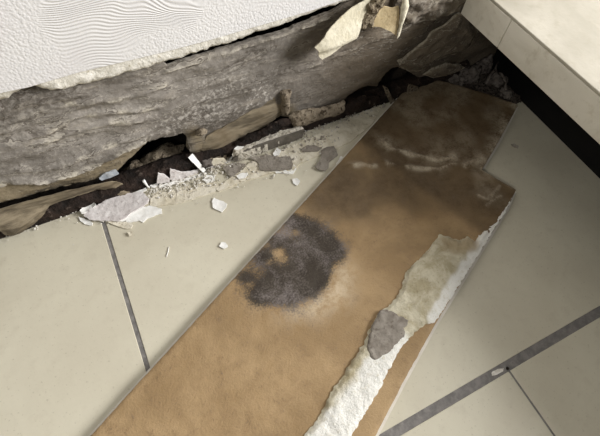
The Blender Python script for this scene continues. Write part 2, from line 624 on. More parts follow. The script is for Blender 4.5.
rdg = [wpoly(q, YB) for q in (
    [(8, 128), (40, 112), (80, 104), (120, 100), (165, 84)],
    [(0, 150), (40, 136), (75, 120), (118, 112), (160, 108)],
    [(20, 168), (50, 164), (80, 155), (118, 142), (146, 132)],
    [(12, 178), (45, 178), (90, 166), (120, 150), (144, 141)],
    [(30, 145), (62, 138), (100, 126), (140, 118)],
    [(300, 70), (346, 52), (380, 38), (420, 22), (452, 10)],
    )]
hole_edge = wpoly([(188, 139), (190, 152), (197, 156), (207, 152), (217, 155), (233, 141), (262, 126), (281, 117)], YB)


lipl = wpoly([(-60, 197), (0, 182), (14, 179), (30, 180), (45, 178), (62, 174), (90, 166), (108, 158), (120, 150), (134, 145), (148, 139)], YB)


def lip_in(u, v):
    """How far below the crusty ledge a point of the strip lies (0 above it)."""
    if u < lipl[0][0] or u > lipl[-1][0]:
        return 0.0
    for a, b in zip(lipl, lipl[1:]):
        if a[0] <= u <= b[0]:
            z = a[1]+(b[1]-a[1])*(u-a[0])/(b[0]-a[0]) + 0.0022*FB(u*120, 0.7, 0.0, 3)
            return max(0.0, z-v)
    return 0.0


def bare_h(u, v, e):
    left = sst(0.16, -0.06, u)
    h = 0.0014*FB(u*16, v*95, 4.2, 4)*(0.35+0.9*left) + 0.0014*FB(u*40, v*60, 1.2, 3)
    h += 0.0035*N(u*9, v*22, 7.7)
    h += 0.0022*math.exp(-(pl_dist(rdg_top, u, v)/0.0013)**2)
    for i, r in enumerate(rdg):
        d = pl_dist(r, u, v + 0.002*N(u*90, 5.5))
        h += (0.0026 if i < 5 else 0.0022)*math.exp(-(d/(0.0028 if i < 5 else 0.0017))**2)
    fl = FB(u*14, v*70, 2.7, 4)*5
    h += 0.0009*(math.floor(fl)+sst(0.75, 1.0, fl-math.floor(fl)))*(0.2+0.6*left)
    h -= 0.005*sst(0.14, 0.155, v)*sst(0.02, -0.02, u)
    low_ = sst(0.085, 0.055, v)
    h += 0.006*left*low_ * (0.75+0.25*sst(0.0, 0.013, e))
    h -= 0.0024*sst(0.0, 0.0025, lip_in(u, v))
    h -= 0.0015*sst(0.004, 0.0, e)*sst(0.13, 0.10, v)
    return h


blob_ch = [on_wall(x, y, YB) for x, y in ((200, 95), (230, 85), (250, 105), (215, 115), (180, 120), (150, 128), (265, 90))]


def a_chalk(u, v, e):
    s = sum(math.exp(-((u-b[0])**2+(v-b[1])**2)/0.016**2) for b in blob_ch)
    return min(1, s*0.75 + 0.15*sst(0.15, -0.1, u))


def a_lip(u, v, e):
    d = pl_dist(hole_edge, u, v)
    a = sst(0.026, 0.012, d + 0.006*N(u*60, v*60))*sst(0.03, 0.05, u)
    b = sst(0.0005, 0.002, lip_in(u, v))
    return max(a, b)


def a_pale(u, v, e):
    s = 0
    for i, r in enumerate(rdg):
        d = pl_dist(r, u, v+0.002*N(u*90, 5.5))
        s = max(s, (1 if i < 5 else 0.6)*math.exp(-(d/(0.0022 if i < 5 else 0.0011))**2)*sst(-0.05, 0.35, N(u*70, v*70, i)))
    s = max(s, 0.9*math.exp(-(pl_dist(lipl, u, v)/0.003)**2)*sst(-0.25, 0.25, N(u*80, v*80, 3))*(lip_in(u, v) < 0.001))
    s = max(s, 0.7*math.exp(-(pl_dist(rdg_top, u, v)/0.0011)**2))
    return min(1, s)


sheet('damp_plaster', bare, wall3(YB), 0.0024, bare_h, MT['damp'], 0.004, wall, 0.0009, 0.002, 8,
      {'chalk': a_chalk, 'lip': a_lip, 'pale': a_pale, 'brown': lambda u, v, e: sst(0.13, 0.27, u+0.02*N(u*30, v*30))})

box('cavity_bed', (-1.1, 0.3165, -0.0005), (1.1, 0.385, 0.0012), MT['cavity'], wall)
# cavity: rotten sole plate, crumbled mortar inside
def plate_bm():
    nx, nz = 300, 14
    verts, faces = [], []
    prof = [(0.0, 0.0), (0.0, 0.006), (0.0, 0.012), (0.001, 0.016), (0.005, 0.018), (0.012, 0.0185), (0.018, 0.017), (0.021, 0.010), (0.022, 0.0)]
    m_ = len(prof)
    for i in range(nx+1):
        x = -0.55+i*(0.98/nx)
        for j, (dy, z) in enumerate(prof):
            k = FB(x*60, dy*80, z*120, 4)
            verts.append((x, YW-0.003+dy+0.0016*k*(1 if j else 0), max(0.0, z+0.003*FB(x*35, dy*60, 3.0)*(1 if j > 2 else 0))))
    for i in range(nx):
        for j in range(m_-1):
            a = i*m_+j
            faces.append((a, a+m_, a+m_+1, a+1))
    me = bpy.data.meshes.new('sole_plate')
    me.from_pydata(verts, [], faces)
    return me


link('sole_plate', plate_bm(), MT['timber'], wall)


def wp3(px, py, y):
    x, z = on_wall(px, py, y)
    return (x, y, z)


p = wp3(166, 158, 0.338)
lump('mortar_lump', p, (0.030, 0.016, 0.013), MT['mortar'], 2, 0.35, 4, wall)
p = wp3(136, 170, 0.336)
lump('mortar_lump', p, (0.012, 0.010, 0.009), MT['mortar'], 5, 0.4, 3, wall)
p = wp3(208, 155, 0.330)
lump('mortar_lump', p, (0.012, 0.010, 0.012), MT['timber'], 6, 0.5, 3, wall)
p = wp3(196, 146, 0.330)
lump('mortar_lump', p, (0.010, 0.008, 0.016), MT['mortar'], 7, 0.3, 3, wall)
p = wp3(366, 94, 0.342)
lump('mortar_lump', p, (0.026, 0.014, 0.011), MT['timber'], 9, 0.4, 3, wall)
p = wp3(398, 78, 0.342)
lump('mortar_lump', p, (0.010, 0.012, 0.020), MT['cavity'], 10, 0.4, 3, wall)
for k, (px, py, y, sx, sz_) in enumerate(((206, 162, .310, .008, .006), (214, 160, .311, .009, .006), (223, 156, .313, .010, .006))):
    lump('crumbled_plaster', wp3(px, py, y), (sx, 0.007, sz_), MT['mortar'] if k % 3 else MT['dust'], 30+k, 0.6, 3, wall, 0.1*k, 1.3)
for k, pts in enumerate(([(290, 119), (300, 113), (321, 110), (336, 107), (346, 103), (345, 112), (334, 117), (318, 121), (304, 126), (294, 127)],
                         [(344, 112), (352, 104), (362, 98), (372, 96), (383, 98), (384, 102), (370, 107), (356, 112), (347, 116)],
                         [(236, 146), (250, 138), (266, 130), (280, 122), (290, 120), (292, 124), (276, 132), (258, 141), (244, 148)])):
    sheet('broken_lath', wpoly(pts, 0.3075), wall3(0.3085), 0.0018, lambda u, v, e: 0.003*sst(0, 0.005, e)+0.0022*FB(u*60, v*120, 3.3+k), (MT['mortar'], MT['timber'], MT['timber'])[k], 0.004, wall, 0.001, 0.0018, 33+k)
# the little stub that hangs over the hollow
stub = wpoly([(282, 95), (285, 93), (292, 92), (290, 98), (290, 111), (287, 116), (283, 114), (282, 106)], YW)
sheet('plaster_stub', stub, wall3(YW), 0.002, lambda u, v, e: 0.003*sst(0, 0.003, e)+0.0006*FB(u*200, v*200), MT['mortar'], 0.006, wall, 0.0004, 0.0015, 4)
# knot-like boss on the plaster right of the hollow
p = wp3(201, 132, YW+0.001)
lump('plaster_boss', p, (0.0065, 0.004, 0.004), MT['mortar'], 12, 0.25, 3, wall)

# brown lining behind the strip right of the big hollow
lin_pts = [(200, 150), (208, 136), (224, 128), (250, 112), (278, 96), (285, 112), (266, 127), (248, 134), (234, 143), (222, 153), (212, 156)]
sheet('brown_lining', wpoly(lin_pts, YW+0.004), wall3(YW+0.004), 0.0025, lambda u, v, e: 0.003*sst(0, 0.01, e)-0.001+0.0008*FB(u*90, v*90), MT['brownpaper'], 0.0012, wall, 0.0008, 0.002, 6)
# torn brown lining paper, curled out along the foot of the wall (left)
cur = [(-40, 226), (0, 212), (24, 204), (45, 197), (66, 190), (92, 184), (112, 181), (126, 188), (132, 195), (126, 198), (112, 193), (98, 192), (84, 197), (72, 201),
       (64, 203), (50, 208), (40, 217), (28, 225), (14, 234), (5, 232), (0, 229), (-20, 238), (-40, 248)]
YC = YW-0.004
cw = wpoly(cur, YC)


def cur_h(u, v, e):
    return 0.004*math.sin((v-0.02)*120+u*22)+0.0035*sst(0.0, 0.010, e)+0.0011*FB(u*20, v*140, 3.1)


sheet('lining_paper_curl', cw, wall3(YC), 0.0022, cur_h, MT['brownpaper'], 0.0011, wall, 0.0007, 0.002, 9)
shard = [(99, 178), (106, 173), (116, 170), (119, 174), (110, 178), (102, 181)]
sheet('pale_shard', wpoly(shard, YW), wall3(YW), 0.002, lambda u, v, e: 0.0008*FB(u*150, v*150), MT['bluegrey'], 0.0012, wall, 0.0005, 0.0015, 3)

# folded plaster sheets near the corner
fs1 = [(399, 63), (408, 57), (420, 47), (430, 37), (438, 30), (450, 22), (462, 16), (474, 20), (480, 33), (472, 48), (459, 56), (446, 60), (437, 63), (426, 70), (418, 74), (410, 73), (402, 69)]
fw = wpoly(fs1, YW-0.008)
fa, fb = on_wall(399, 66, YW-0.008), on_wall(450, 20, YW-0.008)


def fold_h(u, v, e):
    d = pl_dist([fa, fb], u, v)
    return 0.006*sst(0, 0.012, e)+0.003*math.exp(-(d/0.006)**2)+0.0022*FB(u*60, v*110, 6)


AT0 = {'chalk': lambda u, v, e: 0.1, 'lip': lambda u, v, e: 0.4*sst(0.006, 0.0, e), 'pale': lambda u, v, e: 0.55*sst(0.0018, 0.0, e), 'brown': lambda u, v, e: 1.0}
sheet('plaster_fold', fw, wall3(YW-0.004), 0.0022, fold_h, MT['damp'], 0.0025, wall, 0.0007, 0.002, 11, AT0)
fs2 = [(424, 76), (434, 70), (448, 64), (462, 66), (466, 69), (458, 73), (446, 77), (434, 79)]
sheet('plaster_fold', wpoly(fs2, YW-0.012), wall3(YW-0.010), 0.0022, lambda u, v, e: 0.004*sst(0, 0.006, e)+0.001*FB(u*70, v*90), MT['damp'], 0.002, wall, 0.0005, 0.002, 12, AT0)
# upper rough lumps near the platform end
rough = [(400, -6), (470, -12), (474, 12), (458, 18), (440, 24), (424, 22), (408, 30), (398, 24)]
sheet('rough_plaster', wpoly(rough, YW-0.004), wall3(YW+0.002), 0.0022, lambda u, v, e: 0.004*sst(0, 0.01, e)+0.0045*FB(u*70, v*90, 9.1), MT['damp'], 0.004, wall, 0.001, 0.002, 13,
      {'chalk': lambda u, v, e: 0.35, 'lip': lambda u, v, e: 0.25*sst(-0.1, 0.4, N(u*60, v*60)), 'pale': lambda u, v, e: 0.4*sst(0.1, 0.5, N(u*110, v*110, 4)), 'brown': lambda u, v, e: 0.7})

# ---- hanging flap of torn wallpaper
flap = empty('torn_wallpaper_flap')
tag(flap, 'cream torn wallpaper flap curling off the bare grey plaster', 'wallpaper flap')
YF = YW-0.012
f1 = [(313, 45), (318, 40), (322, 36), (326, 30), (331, 25), (340, 18), (354, 10), (370, 3), (376, 4), (366, 20), (361, 32), (357, 39), (346, 45), (334, 53), (322, 60), (318, 55), (317, 49)]
w1 = wpoly(f1, YF)
ax = on_wall(372, 6, YF)


def flap_h(u, v, e):
    d = math.hypot(u-ax[0], v-ax[1])
    return 0.010*sst(0.0, 0.06, d)+0.0005*FB(u*60, v*60)-0.004*sst(0.008, 0.0, v-on_wall(340, 49, YF)[1])


sheet('curled_paper', w1, wall3(YF+0.006), 0.0022, flap_h, MT['cream_paper'], 0.0008, flap, 0.0006, 0.0016, 14)
f2 = [(358, 33), (362, 24), (370, 8), (378, -4), (396, -6), (388, 6), (382, 14), (378, 22), (377, 31), (370, 30), (364, 34)]
sheet('crumbly_filler', wpoly(f2, YF), wall3(YF+0.006), 0.0018, lambda u, v, e: 0.003*sst(0, 0.004, e)+0.003*FB(u*170, v*170), MT['crumbly'], 0.004, flap, 0.001, 0.0014, 15)
f3 = [(376, 30), (378, 22), (382, 14), (387, 9), (394, 10), (400, 7), (400.5, 14), (400, 24), (397.5, 37), (392, 33), (384, 30)]
sheet('inner_paper', wpoly(f3, YF), wall3(YF+0.006), 0.002, lambda u, v, e: 0.004*sst(on_wall(376, 25, YF)[0], on_wall(400, 25, YF)[0], u)+0.0005*FB(u*90, v*90), MT['cream_paper2'], 0.0008, flap, 0.0005, 0.0015, 16)
f4 = [(397, 39), (399, 30), (400.5, 18), (401, 8), (404, -3), (408, -4), (409, 6), (406, 16), (402, 28), (399.5, 36)]
sheet('folded_edge', wpoly(f4, YF), wall3(YF), 0.002, lambda u, v, e: 0.002*sst(0, 0.003, e)+0.0006*FB(u*150, v*90), MT['cream_paper'], 0.001, flap, 0.0005, 0.0015, 17)

# ================================================================== STONE PLATFORM WITH PLINTH
plat = empty('stone_platform')
tag(plat, 'low cream stone platform overhanging a black plinth beside the wall', 'platform')
XF = 0.924*H
ZB, ZT = 0.2756*H, 0.366*H
yj = 0.612*H
yj2 = yj-0.30
YE = YW-0.003
for a, b in ((yj+0.0004, YE), (yj2, yj-0.0004), (yj2-0.3, yj2-0.0008)):
    box('front_panel', (XF, a, ZB), (XF+0.009, b, ZT-0.0032), MT['stone_front'], plat, 0.0006, 2)
box('top_slab', (XF, -0.45, ZT-0.003), (1.05, YE, ZT), MT['stone'], plat, 0.0008, 2)
box('underside_board', (XF+0.0095, -0.45, ZB+0.003), (1.05, YE, ZT-0.0032), MT['black'], plat)
box('plinth', (1.17*H, -0.45, 0.0005), (1.17*H+0.018, YE, ZB+0.0028), MT['black'], plat, 0.0008, 1)

# ================================================================== THE SKIRTING BOARD, BACK SIDE UP
TB = 0.0078
board = empty('skirting_board')
tag(board, 'brown back of a removed skirting board with black mould, lying on beige tiles', 'board')
A_, B_ = Vector(on_floor(90, 436, TB)), Vector(on_floor(412, 82, TB))
ud = (B_-A_).normalized()
vd = Vector((ud.y, -ud.x))               # towards the right edge


def buv(x, y):
    q = Vector((x, y))-A_
    return (q.dot(ud), q.dot(vd))


def bpx(px, py, z=TB):
    return buv(*on_floor(px, py, z))


def board3(z0):
    def f(u, v, h):
        q = A_+ud*u+vd*v
        return Vector((q.x, q.y, z0+h))
    return f


UN = -0.22
edge_px = [(415, 79), (430, 77.5), (460, 86), (490, 95), (518, 105), (500, 139), (482, 170), (498, 179.5), (516, 190), (508, 207), (470, 268), (436, 323), (405, 379), (376, 435)]
bo = [bpx(*q) for q in edge_px]
sl = (bo[-1][1]-bo[-2][1])/(bo[-1][0]-bo[-2][0])
bo = [(UN, 0.0)] + [bpx(90, 436), bpx(200, 315), bpx(310, 195)] + bo + [(UN, bo[-1][1]+sl*(UN-bo[-1][0]))]
tear1 = [bpx(*q) for q in ((384, 143), (389, 150), (402, 152), (420, 157), (436, 161), (452, 158))]
tear2 = [bpx(*q) for q in ((348, 166), (362, 164), (372, 167), (384, 163), (400, 166), (420, 169), (440, 169), (452, 164), (464, 166), (477, 160))]
wrk = [[bpx(*q) for q in w_] for w_ in (((478, 196), (487, 200), (494, 193), (499, 186)), ((486, 206), (494, 199), (501, 197)), ((150, 400), (240, 372), (262, 362)))]
upar = [bpx(*q) for q in ((352, 163), (400, 165), (440, 167), (481, 160), (518, 104), (430, 76))]


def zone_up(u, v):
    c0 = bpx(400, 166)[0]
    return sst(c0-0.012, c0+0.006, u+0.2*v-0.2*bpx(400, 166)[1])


def board_h(u, v, e):
    w = 0.0018*N(u*60, v*60, 1.0)
    h = 0.0012*sst(-0.02, 0.0, u-bpx(400, 166)[0]+0.25*(v-0.09)+w)
    d1, d2 = pl_dist(tear1, u, v+w), pl_dist(tear2, u, v+w)
    h += 0.0022*math.exp(-(d1/0.0024)**2)+0.0018*math.exp(-(d2/0.0020)**2)
    for i, r in enumerate(wrk):
        h += (0.0013 if i < 2 else 0.0004)*math.exp(-(pl_dist(r, u, v+w)/(0.0016 if i < 2 else 0.006))**2)
    h += 0.0003*FB(u*70, v*70)+0.0006*N(u*14, v*14)
    return h-0.0009*sst(0.0022, 0.0, e)


mold_b = [(q[0], q[1], q[2]*0.00088, q[3], bpx(q[0], q[1])) for q in (
    (322, 238, 20, .8), (334, 252, 15, .8), (312, 262, 20, .9), (304, 284, 20, .9), (284, 292, 20, .8), (268, 290, 17, .6), (318, 276, 15, .8),
    (292, 222, 14, .75), (277, 240, 14, .7), (262, 258, 13, .8), (276, 270, 16, .5), (246, 278, 13, .7), (256, 296, 13, .5), (296, 248, 16, .6), (306, 226, 14, .6),
    (277, 253, 5, -.3), (268, 262, 5, -.3), (297, 231, 5, -.22), (250, 284, 5, -.3), (345, 286, 14, -.5))]
halo_b = [(0, 0, q[2]*0.00088, q[3], bpx(q[0], q[1])) for q in ((336, 292, 18, .8), (314, 306, 16, .7), (290, 312, 14, .45), (345, 272, 14, .5), (262, 300, 14, .3), (272, 258, 9, .3))]
damp_shade_b = [(0, 0, q[2]*0.00095, q[3], bpx(q[0], q[1])) for q in (  # dark blobs: damp plus shading painted towards the far end
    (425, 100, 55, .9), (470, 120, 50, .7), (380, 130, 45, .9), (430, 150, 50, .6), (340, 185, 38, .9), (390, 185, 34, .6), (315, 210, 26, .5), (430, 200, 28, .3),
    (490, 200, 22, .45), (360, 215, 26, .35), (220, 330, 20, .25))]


def bsum(bl, u, v):
    s = 0.0
    for b in bl:
        d2_ = (u-b[4][0])**2+(v-b[4][1])**2
        s += b[3]*math.exp(-d2_/(b[2]**2))
    return s


def a_mold(u, v, e):
    return max(0, min(1.1, bsum(mold_b, u, v)))-0.12


def a_dust(u, v, e):
    w = 0.0018*N(u*60, v*60, 1.0)+0.001*N(u*200, v*200)
    k1 = 0.0018+0.0050*sst(-0.3, 0.5, N(u*45, v*45, 2))
    d = max(1.0*math.exp(-(pl_dist(tear1, u, v+w)/k1)**2), 1.0*math.exp(-(pl_dist(tear2, u, v+w)/(0.6*k1))**2)*sst(-0.3, 0.1, N(u*60, v*60, 9)))
    r = pl_dist([bo[8], bo[9], bo[10]], u, v)
    d = max(d, 1.0*math.exp(-(r/0.010)**2)*sst(-0.5, 0.2, N(u*45, v*45, 3)))
    r = pl_dist([bo[10], bo[11], bo[12]], u, v)
    d = max(d, 0.7*math.exp(-(r/0.002)**2))
    for i in (0, 1):
        d = max(d, 0.55*math.exp(-(pl_dist(wrk[i], u, v+w)/0.0016)**2))
    t1 = bpx(384, 142)
    d = max(d, 0.8*math.exp(-((u-t1[0])**2+(v-t1[1])**2)/0.008**2))
    zu = sst(0.0, 0.03, u-bpx(410, 166)[0])
    return min(1, d+0.30*zu*sst(-0.4, 0.4, N(u*28, v*28, 6))+0.06)


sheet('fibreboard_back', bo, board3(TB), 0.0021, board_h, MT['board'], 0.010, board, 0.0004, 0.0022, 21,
      {'mold': a_mold, 'halo': lambda u, v, e: min(1, max(0, bsum(halo_b, u, v))), 'damp': lambda u, v, e: min(1.15, bsum(damp_shade_b, u, v)+0.55*zone_up(u, v)+0.18*sst(bpx(240, 330)[0], bpx(400, 166)[0], u)), 'dust': a_dust}, base=-0.0052)  # the damp mask holds both real damp and painted shading
# the white painted face, which looks down onto the tiles and shows along the edges
def grow(poly, d):
    c_ = Vector((sum(p[0] for p in poly)/len(poly), sum(p[1] for p in poly)/len(poly)))
    res_ = []
    n = len(poly)
    for i in range(n):
        a, b, c2 = Vector(poly[i-1]), Vector(poly[i]), Vector(poly[(i+1) % n])
        n1_ = Vector(((b-a).y, -(b-a).x)).normalized()
        n2_ = Vector(((c2-b).y, -(c2-b).x)).normalized()
        q = (n1_+n2_)
        if q.length > 1e-6:
            q.normalize()
        res_.append(tuple(b+q*d))
    return res_


ar = sum(bo[i][0]*bo[(i+1) % len(bo)][1]-bo[(i+1) % len(bo)][0]*bo[i][1] for i in range(len(bo)))
sheet('painted_face', grow(bo, 0.0030 if ar > 0 else -0.0030), board3(0.0), 0.02, lambda u, v, e: 0.0030, MT['board_white'], 0.0026, board, 0.0, 0.01, 22)

# adhesive and plaster torn off the wall, stuck along one edge
st_px = [(512, 197), (509, 203), (500, 216), (496, 223), (482, 230), (476, 241), (468, 236), (460, 240), (448, 236), (440, 234), (432, 244), (424, 255), (413, 264), (406, 272), (402, 288),
         (394, 300), (386, 308), (378, 314), (370, 328), (364, 344), (352, 361), (344, 374), (330, 394), (322, 413), (306, 433), (290, 452), (262, 492), (250, 520), (290, 520), (318, 486), (352, 434), (366, 412), (380.5, 387), (389, 370),
         (397, 354), (405, 343), (414, 334), (421, 327), (427, 324), (435, 322), (452, 297), (470, 268), (492, 233), (509, 206)]
st = [bpx(q[0], q[1], TB+0.002) for q in st_px]
wht_line = [bpx(*q) for q in ((435, 318), (456, 287), (475, 256), (494, 226), (510, 200))]
wht_lo = [bpx(*q) for q in ((396, 348), (372, 386), (352, 412), (330, 440), (290, 500))]
brn = [bpx(*q) for q in ((446, 246), (462, 248), (470, 244))]


def st_h(u, v, e):
    h = 0.0026*sst(0, 0.0035, e)+0.0011*FB(u*110, v*110, 2.2)+0.0008*N(u*40, v*40)
    d = pl_dist(wht_line, u, v)
    h -= 0.0016*sst(0.011, 0.002, d)
    return max(h, 0.0003)


def st_white(u, v, e):
    d = pl_dist(wht_line, u, v)+0.003*N(u*120, v*120)
    a = sst(0.010, 0.006, d)
    d2_ = pl_dist(wht_lo, u, v)+0.004*N(u*110, v*110)
    return max(a, sst(0.020, 0.012, d2_))


sheet('adhesive_strip', st, board3(TB+0.0006), 0.0017, st_h, MT['adhesive'], 0.003, board, 0.0016, 0.0016, 23,
      {'white': st_white, 'brown': lambda u, v, e: sst(0.013, 0.003, pl_dist(brn, u, v)+0.004*N(u*150, v*150))}, base=-0.0012)
gp = [(380, 310), (388, 309), (398, 314), (409, 320), (406, 330), (404, 337), (396, 345), (390, 352), (382, 357), (377, 361), (370, 357), (367, 350), (368, 340), (372, 326)]
sheet('grey_plaster_scab', [bpx(q[0], q[1], TB+0.004) for q in gp], board3(TB+0.0030), 0.0016, lambda u, v, e: 0.0012*sst(0, 0.0014, e)+0.0011*FB(u*170, v*170, 5), MT['greypaint'], 0.0022, board, 0.0008, 0.0014, 24)

# ================================================================== DEBRIS ON THE TILES
res_px = [(216, 189), (222, 184), (230, 178), (242, 170), (250, 162), (268, 155), (300, 142), (330, 128), (362, 112), (384, 104), (372, 124), (350, 142), (332, 150), (318, 156), (300, 163), (293, 171),
          (274, 172), (258, 177), (240, 182), (226, 188.5), (219, 191)]
ro = flake('plaster_skim', res_px, 0.0, 0.0016, MT['residue'], 'flat cream skim of plaster left on the tiles beside the brown board', 'plaster', rough=0.0007, res=0.0022, jag=0.0007, seed=31)
flake('plaster_skim', [(150, 207), (166, 205), (180, 203), (198, 197.5), (215, 192), (219, 186), (214, 181), (196, 184), (176, 189), (156, 194), (150, 199)], 0.0, 0.0009, MT['residue'], 'thin stained skim of plaster on the tiles below the standing chips', 'plaster', rough=0.0004, res=0.0022, jag=0.0006, seed=32)
# grey paint scabs lying on the skim
for k, (pts, lab) in enumerate((
        ([(248.5, 158), (258, 156), (269.5, 155), (280, 157), (290, 156), (293, 164), (291.5, 169), (283, 170), (275, 170.5), (265, 171), (258.5, 169.5), (259.5, 164), (254, 159.5)], 'largest grey paint scab with a white lower rim on the cream skim'),
        ([(223, 168), (231, 163), (246, 164), (241, 169), (238, 172), (231, 177), (225.5, 172)], 'grey paint scab at the end of the skim below the plaster chunk'),
        ([(321, 150), (327, 147), (334, 146), (336, 150), (338, 155), (333, 159), (329, 162), (328, 168), (325, 171), (319, 170), (315, 167), (321, 158)], 'ragged grey paint scab beside the left edge of the board'),
        ([(301, 149), (306, 146), (313, 145), (322, 148), (318, 151), (303, 152)], 'thin oval grey paint scab on the skim near the board'))):
    flake('paint_scab', pts, 0.0018, 0.0011, MT['greypaint'], lab, 'paint scab', 'grey paint scabs on the skim', 0.0006, res=0.0018, jag=0.0007, seed=40+k)
flake('paint_flake', [(274, 171), (292, 169.5), (294, 161), (297, 163), (296, 169), (293, 173.5), (276, 173)], 0.0002, 0.0012, MT['white_paint'], 'narrow white paint edge under the largest grey scab', 'flake', res=0.0016, jag=0.0004, seed=50)

# long crumbly chunk
ch = empty('plaster_chunk')
tag(ch, 'long crumbly plaster chunk with a dark grey face, at the foot of the wall', 'plaster chunk')
top_px = [(232, 153), (234, 148), (241, 142), (249, 138), (258, 134), (268, 129), (278, 127), (288, 123), (293, 119), (297, 121), (302, 126), (304, 128), (280, 138), (256, 147), (240, 153)]
TZ = 0.016
TP = fpoly(top_px, TZ)
sheet('crumbly_top', TP, floor3(0.0), 0.0020, lambda u, v, e: TZ-0.004*sst(0.004, 0, e)*0.5+0.0022*FB(u*140, v*140, 3.3), MT['chunk'], 0.01, ch, 0.0010, 0.0016, 52, base=0.0018)
fa_ = [on_floor(231.5, 154, TZ), on_floor(304, 128.5, TZ)]
fdir = (Vector(fa_[1])-Vector(fa_[0]))
fl_ = fdir.length
fdir.normalize()
fnorm = Vector((fdir.y, -fdir.x))


def face3(u, v, h):
    q = Vector(fa_[0])+fdir*u+fnorm*(h+0.0018)
    return Vector((q.x, q.y, v))


sheet('grey_face', [(0.0, 0.008), (0.004, 0.0025), (0.02, 0.0008), (fl_*0.5, 0.0015), (fl_*0.8, 0.0010), (fl_-0.002, 0.003), (fl_, TZ-0.001), (fl_*0.7, TZ), (fl_*0.35, TZ+0.0004), (0.012, TZ-0.001)], face3, 0.002,
      lambda u, v, e: 0.0004*FB(u*120, v*120, 8), MT['chunkface'], 0.0022, ch, 0.0005, 0.0016, 53)
flake('paint_flake', [(234, 149), (240, 143), (249, 138), (252, 141), (246, 145), (238, 150)], 0.0155, 0.0010, MT['white_paint'], 'white paint flake lying on the end of the long plaster chunk', 'flake', res=0.0018, jag=0.0005, seed=54)

# flakes by the brown lining, over the tile joint
flake('paint_flake', [(119, 221), (128, 213), (140, 207), (150, 206), (156, 207), (162, 209), (162, 213), (156, 215), (151, 217), (147, 219), (143, 222), (139, 221), (132, 222), (125, 222)], 0.0002, 0.0010, MT['white_paint'],
      'bright white paint flake sticking out from under the lilac plaster flake', 'flake', None, 0.0008, seed=60, jag=0.0012)
flake('plaster_flake', [(86, 212), (92, 208), (97.5, 205), (107, 199), (116, 196), (125, 194), (133, 193), (141.5, 192), (146, 195), (149, 199), (148, 203), (142, 207), (134, 211), (126, 217), (119, 221), (110, 221), (99, 221), (90, 220), (84, 216)],
      0.0014, 0.0014, MT['lilac'], 'large pale lilac plaster flake lying over the left tile joint', 'flake', None, 0.0014, seed=61, jag=0.0009, rough=0.0007)
flake('plaster_flake', [(107, 222), (118, 221), (131, 222), (133, 225), (131, 229), (127, 229), (116, 226)], 0.0002, 0.0008, MT['residue'], 'narrow cream sliver below the large lilac flake', 'flake', None, 0.0010, seed=62, jag=0.0004)
flake('plaster_flake', [(81, 212), (83, 207), (88, 204), (94, 203), (97, 207), (92, 209), (87, 213), (83, 215)], 0.0010, 0.0016, MT['white_paint'], 'crumpled white flake at the left end of the lilac flake', 'flake', None, 0.004, seed=63, jag=0.0012, rough=0.001)
flake('plaster_flake', [(79, 217), (86, 219), (93, 223), (92, 226), (85, 224), (80, 221)], 0.0002, 0.0010, MT['white_paint'], 'small white flake left of the joint below the lilac flake', 'flake', None, 0.001, seed=64, jag=0.0009)
# chips that stand along the edge of the tiles below the large hollow
chips = [([(157, 184), (158, 179), (159, 175), (165, 176), (170, 179), (169, 182)], MT['lilac'], (0.0, 0.35), 'triangular grey-white chip standing below the large hollow'),
         ([(170, 180), (171, 171), (182, 173), (191, 172), (199, 170), (197, 174), (187, 177), (177, 181)], MT['lilac'], (0.0, 0.35), 'long pointed grey-white chip right of the triangular one'),
         ([(206, 172), (210, 167), (217, 165), (222, 168), (219, 174), (213, 176)], MT['lilac'], (0.1, 0.2), 'grey-white chip at the foot of the white stick'),
         ([(211, 164), (214, 160), (224, 159), (229, 163), (226, 168), (217, 167)], MT['residue'], (0.0, 0.3), 'cream chip propped right of the white stick'),
         ([(124, 198), (132, 193), (146, 188), (147, 190), (135, 195), (127, 199.5)], MT['white_paint'], (0, 0.1), 'thin white sliver above the lilac flake'),
         ([(150, 186), (152, 182), (157, 181), (158, 185), (154, 188)], MT['white_paint'], (0, 0.2), 'small white chip left of the triangular chip')]
chips += [([(222, 160), (226, 155), (233, 156), (231, 161), (225, 163)], MT['white_paint'], 0, 'small white chip at the left end of the plaster chunk'),
          ([(203, 180), (207, 175), (215, 176), (213, 181), (207, 183)], MT['white_paint'], 0, 'white chip on the tile below the white splinter'),
          ([(128, 233), (131, 232), (132, 235), (129, 236)], MT['residue'], 0, 'tiny cream chip on the tile right of the joint top'),
          ([(236, 176), (241, 173), (248, 173), (246, 177), (239, 179)], MT['white_paint'], 0, 'white chip on the skim between two grey scabs')]
for k, (pts, mt, tl, lab) in enumerate(chips):
    if k < 4:
        o = sheet('plaster_chip', wpoly(pts, 0.3045), wall3(0.3045), 0.0016, lambda u, v, e: 0.0005*FB(u*150, v*150, k)-0.16*(v-0.004), mt, 0.0015, None, 0.0005, 0.0014, 70+k)
        tag(o, lab, 'chip', 'chips under the large hollow')
    else:
        flake('plaster_chip', pts, 0.0020 if k == 9 else 0.0004, 0.0014, mt, lab, 'chip', 'chips under the large hollow', 0.0008, (0, 0), 0.0016, 0.0005, 70+k)
flake('paint_flake', [(158, 186), (172, 181.5), (186, 178), (198, 174.5), (206, 172), (207, 174), (190, 179.5), (174, 184), (160, 188)], 0.0002, 0.0010, MT['white_paint'], 'thin white paint strip along the foot of the standing chips', 'flake', seed=80, jag=0.0006, res=0.0016)
